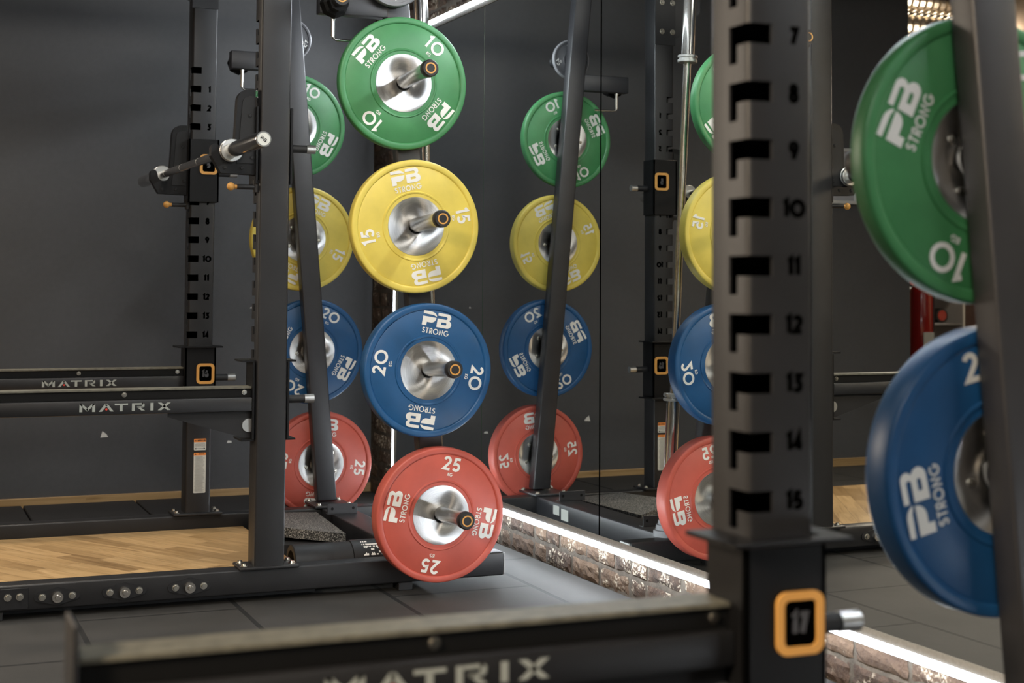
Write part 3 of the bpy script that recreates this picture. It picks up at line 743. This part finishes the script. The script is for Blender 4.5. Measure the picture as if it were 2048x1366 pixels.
def safety_arm(ox, oy, far, dz, num, label):
    """arm pinned to an upright; origin at the upright's left-near foot"""
    t = thing('safety_arm', label, 'safety arm', (XU + ox, (YF if far else YN) + oy, dz))
    ins = 0.0 if far else TB; sg = -1 if far else 1       # inside face and outward direction of it
    def yb(a, b):   # distances measured outward from the inside face
        y0, y1 = ins + sg * a, ins + sg * b; return min(y0, y1), max(y0, y1)
    # U-shaped sleeve
    bm = nb(); y0, y1 = yb(.004, .012); add_box(bm, (-.012, y0, .528), (.112, y1, .783), .001, 1)
    y0, y1 = yb(-.088, .012); add_box(bm, (-.012, y0, .528), (-.004, y1, .783), .001, 1); add_box(bm, (.104, y0, .528), (.112, y1, .783), .001, 1)
    sl = obj('sleeve', bm, 'steel_dark', t)
    for z in (.524, .783):
        bm = nb(); y0, y1 = yb(.012, .045); add_box(bm, (-.045, y0, z - .0), (.134, y1, z + .006), .001, 1)
        y0, y1 = yb(-.085, .014); add_box(bm, (-.046, y0, z), (-.004, y1, z + .006)); add_box(bm, (.104, y0, z), (.135, y1, z + .006))
        obj('flange', bm, 'steel_dark', t)
    ring_window(t, .0695, ins + sg * .012, .677, num, sg)
    bm = nb(); add_cyl(bm, (.112, .05, .657), (.172, .05, .657), .0135, seg=24); pn = obj('locking_pin', bm, 'rubber_black', t, True)
    bm = nb(); add_cyl(bm, (.172, .05, .657), (.204, .05, .657), .0148, seg=24); obj('pin_cap', bm, 'silver', pn, True)
    # beam with channel
    X0, X1 = -.835, -.012
    bm = nb(); add_box(bm, (X0, .012, .622), (X1, .088, .668), .004, 2); b = obj('arm_beam', bm, 'steel', t, True)
    bm = nb(); add_box(bm, (X0, .030, .668), (X1, .088, .699), .001, 1); obj('rubber_rail', bm, 'black', t)
    bm = nb(); add_box(bm, (X0, .024, .696), (X1 - .0, .090, .703), .001, 1); obj('rail_cap', bm, 'rail', t)
    for x in (-.42, -.035): obj('bolt', bolt_bm((x, .030, .684), (0, -1, 0), .006, .005), 'bolt', b, True)
    lm, k = matrix_bm(-.5595, .6335, .0245, .012, .2835); obj('lettering', lm, 'grey_print', b)
    obj('red_dot', add_cyl(nb(), (-.5595 + (2.2 + .86) * k, .012, .6405), (-.5595 + (2.2 + .86) * k, .0113, .6405), .0036, seg=16), 'red_dot', b)
    bm = nb(); add_box(bm, (X0 - .006, .008, .600), (X0, .094, .742), .002, 1); obj('end_stop', bm, 'steel', t)
    bm = nb(); add_poly(bm, [[(-.28, .620), (-.013, .620), (-.013, .534), (-.035, .534), (-.28, .608)]], lambda x, z, w: Vector((x, .036 + w, z)), .008); obj('gusset', fin(bm), 'steel', t)
    bm = nb(); add_cyl(bm, (-.018, .031, .575), (-.018, .036, .575), .022, seg=30); obj('pivot_disc', bm, 'silver', t, True)
    return t
safety_arm(0, 0, True, 0, '16', 'black safety arm lettered MATRIX on the far upright, partly hidden by the nearer arm')
safety_arm(0, 0, False, 0, '16', 'black safety arm lettered MATRIX pinned to the near upright of the back rack')
safety_arm(1.0364 - XU, 1.7281 - YF, True, -HZ, '17', 'blurred safety arm across the bottom foreground with orange ring around number 17')

# ------------------------------------------------------------------ bar hooks
def bar_hook(far, label):
    t = thing('bar_hook', label, 'bar hook', (XU, YF if far else YN, 0))
    ins = 0.0 if far else TB; sg = -1 if far else 1
    def yb(a, b):
        y0, y1 = ins + sg * a, ins + sg * b; return min(y0, y1), max(y0, y1)
    bm = nb(); y0, y1 = yb(.004, .012); add_box(bm, (-.012, y0, 1.374), (.112, y1, 1.630), .001, 1)
    y0, y1 = yb(-.088, .012); add_box(bm, (-.012, y0, 1.374), (-.004, y1, 1.630), .001, 1); add_box(bm, (.104, y0, 1.374), (.112, y1, 1.630), .001, 1)
    obj('sleeve', bm, 'steel_dark', t)
    ring_window(t, .0695, ins + sg * .012, 1.528, '5', sg)
    bm = nb(); add_cyl(bm, (.112, .05, 1.497), (.168, .05, 1.497), .0135, seg=24); pn = obj('locking_pin', bm, 'rubber_black', t, True)
    bm = nb(); add_cyl(bm, (.168, .05, 1.497), (.198, .05, 1.497), .0148, seg=24); obj('pin_cap', bm, 'silver', pn, True)
    prof = [(-.012, 1.688), (-.030, 1.688)] + arc(-.034, 1.648, .038, .040, 85, 175, 6) + [(-.078, 1.53), (-.0805, 1.49)] + arc(-.104, 1.4815, .0235, .0235, 0, -180, 9) + [(-.130, 1.490)] + arc(-.143, 1.490, .013, .012, 0, 180, 6) + [(-.156, 1.462), (-.123, 1.406), (-.012, 1.403)]
    bm = nb(); add_poly(bm, [prof], lambda x, z, w: Vector((x, .030 + w, z)), .040); obj('hook_plate', fin(bm), 'steel_dark', t)
    inner = [(-.016, 1.665), (-.032, 1.665)] + arc(-.036, 1.640, .020, .022, 85, 175, 5) + [(-.064, 1.52), (-.072, 1.44), (-.016, 1.44)]
    bm = nb(); add_poly(bm, [inner], lambda x, z, w: Vector((x, .027 + w, z)), .003); obj('side_plate', fin(bm), 'pad', t)
    for x, z in ((-.11, 1.425), (-.055, 1.425), (-.03, 1.60), (-.022, 1.46)): obj('bolt', bolt_bm((x, .030 if z < 1.43 else .027, z), (0, -1, 0), .006, .004), 'pad', t, True)
    bm = nb(); add_cyl(bm, (-.004, .03, 1.362), (-.070, .03, 1.362), .0085, seg=16); add_cyl(bm, (-.005, .03, 1.345), (-.005, .03, 1.385), .012, seg=12); lv = obj('release_lever', bm, 'rubber_black', t, True)
    bm = nb(); bmesh.ops.create_uvsphere(bm, u_segments=24, v_segments=16, radius=.0135, matrix=Matrix.Translation((-.090, .03, 1.362))); add_cyl(bm, (-.070, .03, 1.362), (-.078, .03, 1.362), .007, seg=14)
    obj('lever_knob', bm, 'orange', lv, True)
    return t
bar_hook(False, 'black bar hook on the near upright, holding the barbell end closest to the plates')
bar_hook(True, 'black bar hook on the far upright, holding the far end of the barbell')

# ------------------------------------------------------------------ barbells
def barbell(label, loc, rot, stud='PB'):
    t = thing('barbell', label, 'barbell', loc, None, rot)   # local axis Y, centre at origin
    bm = nb(); add_cyl(bm, (0, -.64, 0), (0, .64, 0), .0142, seg=24)
    sh = obj('shaft', bm, 'chrome_worn', t, True)
    for a, b in ((-.60, -.53), (-.51, -.20), (-.12, .12), (.20, .51), (.53, .60)):
        obj('knurled_grip', add_cyl(nb(), (0, a, 0), (0, b, 0), .0147, seg=24), 'chrome_worn' , sh, True)
    for s in (-1, 1):
        sl = nb(); add_lathe(sl, [(0, .655), (.025, .655), (.025, 1.085), (.0235, 1.09), (0, 1.09)], 'Y', 40)
        for v in sl.verts: v.co.y *= s
        o = obj('sleeve', fin(sl), 'chrome', t, True)
        c = nb(); add_lathe(c, [(.0142, .630), (.036, .630), (.038, .632), (.038, .641), (.033, .643), (.033, .648), (.038, .650), (.038, .657), (.036, .659), (.025, .659)], 'Y', 40)
        for v in c.verts: v.co.y *= s
        obj('collar', fin(c), 'silver', t, True)
        e = nb(); add_cyl(e, (0, s * 1.0905, 0), (0, s * 1.0912, 0), .0195, seg=30); ec = obj('end_sticker', e, 'sticker', t)
        T = lambda u, v, w: Vector((u * math.cos(.6) * (-s) - v * math.sin(.6), s * (1.0914 + w), -s * u * math.sin(.6) * (-1) * (-1) + v * math.cos(.6)))
        Tm = (lambda u, v, w: Vector((math.cos(.6) * u * (1 if s < 0 else -1) + math.sin(.6) * v, s * (1.0914 + w), -math.sin(.6) * u + math.cos(.6) * v)))
        e = nb(); PB(e, .010, Tm, .0004); obj('end_logo', fin(e), 'ink', ec)
    return t
barbell('chrome barbell resting level on the two bar hooks above the safety arms', (1.0255, 5.655, 1.4815), (.0016, 0, .0125))
# upright barbell stored behind the plates
p0, p1 = Vector((1.800, 5.095, .175)), Vector((1.699, 5.095, 2.36)); c0 = (p0 + p1) / 2
ang = math.atan2(p1.x - p0.x, p1.z - p0.z)
q = (p1 - p0).to_track_quat('Y', 'X')
b = barbell('chrome barbell standing upright behind the near plates, its bar also seen in the mirror', c0, q.to_euler())
t = thing('bar_holder', 'stepped grey rubber cup holding the foot of the upright barbell', 'bar holder', (1.800, 5.125, .107))
bm = nb(); add_lathe(bm, [(.027, .012), (.030, .062), (.038, .060), (.040, .044), (.046, .042), (.048, .024), (.056, .022), (.058, 0), (0, 0), (0, .012), (.027, .012)], 'Z', 36, (0, -.03, 0)); obj('cup', fin(bm), 'grey_iron', t, True)

# ------------------------------------------------------------------ weight plates
def plate_parts(kg, col, th, bolts=False):
    body = nb(); g = .004
    prof = [(.112, 0 + g * .5), (.1125, .0008), (.116, .0004), (.118, .003), (.1185, .0036), (.200, .0036), (.2025, .0050), (.2050, .0010), (.2080, 0), (.2195, .0), (.2235, .0018), (.225, .0060)]
    full = prof + [(r, th - h) for r, h in reversed(prof)]
    inner = [(.0985, th - .003), (.0985, .003)]
    add_lathe(body, [(.0985, .003), (.1095, .003), (.111, .0012)] + full[1:-1] + [(.111, th - .0012), (.1095, th - .003), (.0985, th - .003)], 'Y', 128)
    fin(body)
    hub = nb(); add_lathe(hub, [(.0255, .0035), (.0285, .0012), (.0985, .0016), (.0993, .0030), (.0993, th - .003), (.0985, th - .0016), (.0285, th - .0012), (.0255, th - .0035), (.0255, .0035)], 'Y', 96)
    fin(hub)
    lets = []
    def Tang(phi, rad):
        c, s = math.cos(phi), math.sin(phi)   # phi clockwise from up seen from -y
        def T(u, v, w):
            x = (rad + v) * s + u * c; z = (rad + v) * c - u * s
            return Vector((x, .0036 - .0004 - w, z))
        return T
    num = str(kg).replace('0', '0')
    for k in range(2):
        let = nb(); PB(let, .0485, Tang(k * PI, .1715), .0012)
        # STRONG follows a slight curve
        word = 'STRONG'; h = .0180; wtot = text_w(word, .16) * h; x = -wtot / 2
        for ch in word:
            adv = G[ch][0]; cx = x + adv * h / 2
            add_text(let, ch, h, .17, (lambda cx: (lambda u, v, w: Tang(k * PI, .1310)(u + cx, v, w)))(cx), .0012)
            x += (adv + .16) * h
        lets.append(('brand_lettering', let)); let = nb()
        add_text(let, num, .046, .185, Tang(k * PI + PI / 2, .172), .0012, sp=.10)
        add_text(let, 'KG', .0105, .19, Tang(k * PI + PI / 2, .1365), .0010, sp=.12); lets.append(('weight_number', let))
    return body, hub, lets
PL = {}
def plate(kg, col, th, x, y, z, phi, label, group, bolts=False):
    t = thing('weight_plate', label, 'weight plate', (x, y, z), group)
    # the plate turned on its horn
    t.rotation_euler = (0, phi, 0)
    if (kg, bolts) not in PL:
        b, h, l = plate_parts(kg, col, th)
        ob = obj('rubber_disc', b, col, t, True, sharp=50); oh = obj('steel_hub', h, 'hub', t, True); ol = [obj(n_, b_, 'white', t) for n_, b_ in l]
        bs = []
        if bolts:
            for k in range(5):
                a = 2 * PI * k / 5 + .3
                bb = bolt_bm((.068 * math.cos(a), .0016, .068 * math.sin(a)), (0, -1, 0), .0055, .0025); bs.append(obj('hub_bolt', bb, 'bolt', oh, True))
        PL[(kg, bolts)] = (ob, oh, ol, bs)
    else:
        ob, oh, ol, bs = PL[(kg, bolts)]
        for o in [ob] + ol:
            c = o.copy(); C.objects.link(c); c.parent = t
        c = oh.copy(); C.objects.link(c); c.parent = t
        for o in bs:
            d = o.copy(); C.objects.link(d); d.parent = c
    return t
TH = {25: .065, 20: .057, 15: .048, 10: .038}
COL = {25: 'red', 20: 'blue', 15: 'yellow', 10: 'green'}
KG = [25, 20, 15, 10]; WORD = {'red': 'red', 'blue': 'blue', 'yellow': 'yellow', 'green': 'green'}
Zp = [.2721 - .0012, .7556 - .0012, 1.2391 - .0012, 1.7226 - .0012]
phin = [-77, 10, -13, -50]
phif = [188, 118, 24, 117]
labs_n = ['red 25 kg plate at the bottom of the near storage post', 'blue 20 kg plate on the near storage post between the yellow and red plates',
          'yellow 15 kg plate on the near storage post between the green and blue plates', 'green 10 kg plate at the top of the near storage post']
labs_f = ['red 25 kg plate lowest behind the far leaning post, cut by the near upright', 'blue 20 kg plate behind the far leaning post, above its red plate',
          'yellow 15 kg plate behind the far leaning post, below its green plate', 'green 10 kg plate behind the far leaning post, left of the near green plate']
for k, kg in enumerate(KG):
    th = TH[kg]
    plate(kg, COL[kg], th, PX(k), 4.922 - th, Zp[k], math.radians(phin[k]), labs_n[k], 'plates on the back rack')
    plate(kg, COL[kg], th, PX(k) + .007, 6.419, Zp[k], math.radians(phif[k]), labs_f[k], 'plates on the back rack', True)
FX = 1.0364 - XU; FY = 1.7281 - YF
plate(20, 'blue', TH[20], PX(1) + FX + .012, 6.419 + FY, Zp[1], math.radians(-103), 'large blurred blue 20 kg plate at the right edge of the photo, lower one', 'plates on the foreground rack', True)
plate(10, 'green', TH[10], PX(2) + FX + .020, 6.419 + FY, Zp[2], math.radians(-66), 'large blurred green 10 kg plate at the top right edge of the photo', 'plates on the foreground rack', True)

def small_plate(kg, R, th, x, y, z, phi, m, rim, label):
    t = thing('weight_plate', label, 'weight plate', (x, y, z), 'small grey change plates', (0, phi, 0))
    bm = nb(); add_lathe(bm, [(.026, .002), (.040, .0), (.044, .003), (R - .014, .003), (R - .012, 0), (R - .003, 0), (R, .004), (R, th - .004), (R - .003, th), (.026, th), (.026, .002)], 'Y', 72); obj('disc', fin(bm), m, t, True)
    bm = nb(); add_lathe(bm, [(R - .006, -.0004), (R - .003, -.0006), (R + .0006, .004), (R + .0006, th - .004), (R - .003, th + .0004)], 'Y', 72); obj('rim', fin(bm), rim, t, True)
    def T0(ph, rad):
        c, s = math.cos(ph), math.sin(ph)
        return lambda u, v, w: Vector(((rad + v) * s + u * c, .0028 - w, (rad + v) * c - u * s))
    for k in range(2):
        bm = nb(); add_text(bm, kg, .019, .16, T0(k * PI + PI / 2, R * .79), .001, sp=.08); add_text(bm, 'KG', .007, .2, T0(k * PI + PI / 2, R * .60), .001); obj('weight_number', bm, 'white', t)
        bm = nb(); add_text(bm, 'PB', .016, .2, T0(k * PI, R * .70), .001); obj('brand_lettering', bm, 'white', t)
small_plate('2.5', .093, .019, 1.572, 6.424, 2.097, math.radians(12), 'darkgrey_iron', 'grey_iron', 'small grey 2.5 kg plate above the green one behind the far leaning post')
small_plate('5', .105, .024, 1.552, 4.922 - .03, 2.085, 0, 'grey_iron', 'grey_iron', 'small grey plate cut off by the top edge above the big green plate')

# ------------------------------------------------------------------ things on the floor
t = thing('foam_roller', 'black foam roller with white lettering lying between the base beam and the red plate', 'foam roller', (1.30, 5.20, .073))
bm = nb(); Rr = .072; L = .385
add_lathe(bm, [(0, .03), (.050, .03), (.052, 0), (Rr - .003, 0), (Rr, .003), (Rr, .13), (Rr, .135)], 'X', 64); obj('sleeve_end', fin(bm), 'foam', t, True)
bm = nb(); add_lathe(bm, [(Rr - .001, .135), (Rr - .001, .205)], 'X', 64); obj('middle_band', fin(bm), 'rubber_black', t, True)
bm = nb(); add_lathe(bm, [(Rr - .003, .205), (Rr + .003, .207), (Rr + .003, L - .003), (Rr, L), (.05, L), (.05, L - .03), (0, L - .03)], 'X', 64); o = obj('printed_sleeve', fin(bm), 'foam', t, True)
def Tr(u, v, w):   # text turned upside down on the side facing the camera
    a = math.radians(38) + v / Rr * 1.0
    rr = Rr + .0034 + w
    return Vector((.276 - u, -math.cos(a) * rr, math.sin(a) * rr))
def Tup(u, v, w): return Tr(u, -v, w)
bm = nb(); add_text(bm, 'WAZ', .034, .20, lambda u, v, w: Tr(u - .0, -v + -.0 , w), .0004, sx=.85)
add_box_pts = [(-.045, .030, .040, .028), ]
for x0, x1 in ((.034, .037), (.026, .031), (.015, .023)):
    add_poly(bm, [[(x0, -.022), (x1, -.022), (x1, -.045), (x0, -.045)]], lambda u, v, w: Tr(u, -v, w), .0004)
add_poly(bm, [[(-.05, -.022), (.02, -.022), (.02, -.028), (-.05, -.028)]], lambda u, v, w: Tr(u, -v, w), .0004)
obj('lettering', fin(bm), 'white', o)
# loose rubber slabs
def slab(name, pts, z0s, th, m, label):
    bm = nb(); lo = [bm.verts.new((x, y, z)) for (x, y), z in zip(pts, z0s)]; hi = [bm.verts.new((x, y, z + th)) for (x, y), z in zip(pts, z0s)]
    bm.faces.new(lo); bm.faces.new(hi)
    for i in range(4): bm.faces.new((lo[i], lo[(i + 1) % 4], hi[(i + 1) % 4], hi[i]))
    fin(bm); tag(obj(name, bm, m), label, 'rubber slab')
slab('rubber_slab', [(1.635, 5.66), (1.655, 6.22), (1.41, 6.235), (1.37, 5.70)], [.0, .0, .0, .0], .060, 'rubber_black', 'dark rubber slab lying underneath the speckled one beside the storage post')
slab('rubber_slab', [(1.620, 5.64), (1.660, 6.22), (1.40, 6.24), (1.33, 5.84)], [.062, .062, .070, .082], .036, 'granule', 'speckled rubber slab on top, between the near upright and the leaning post')
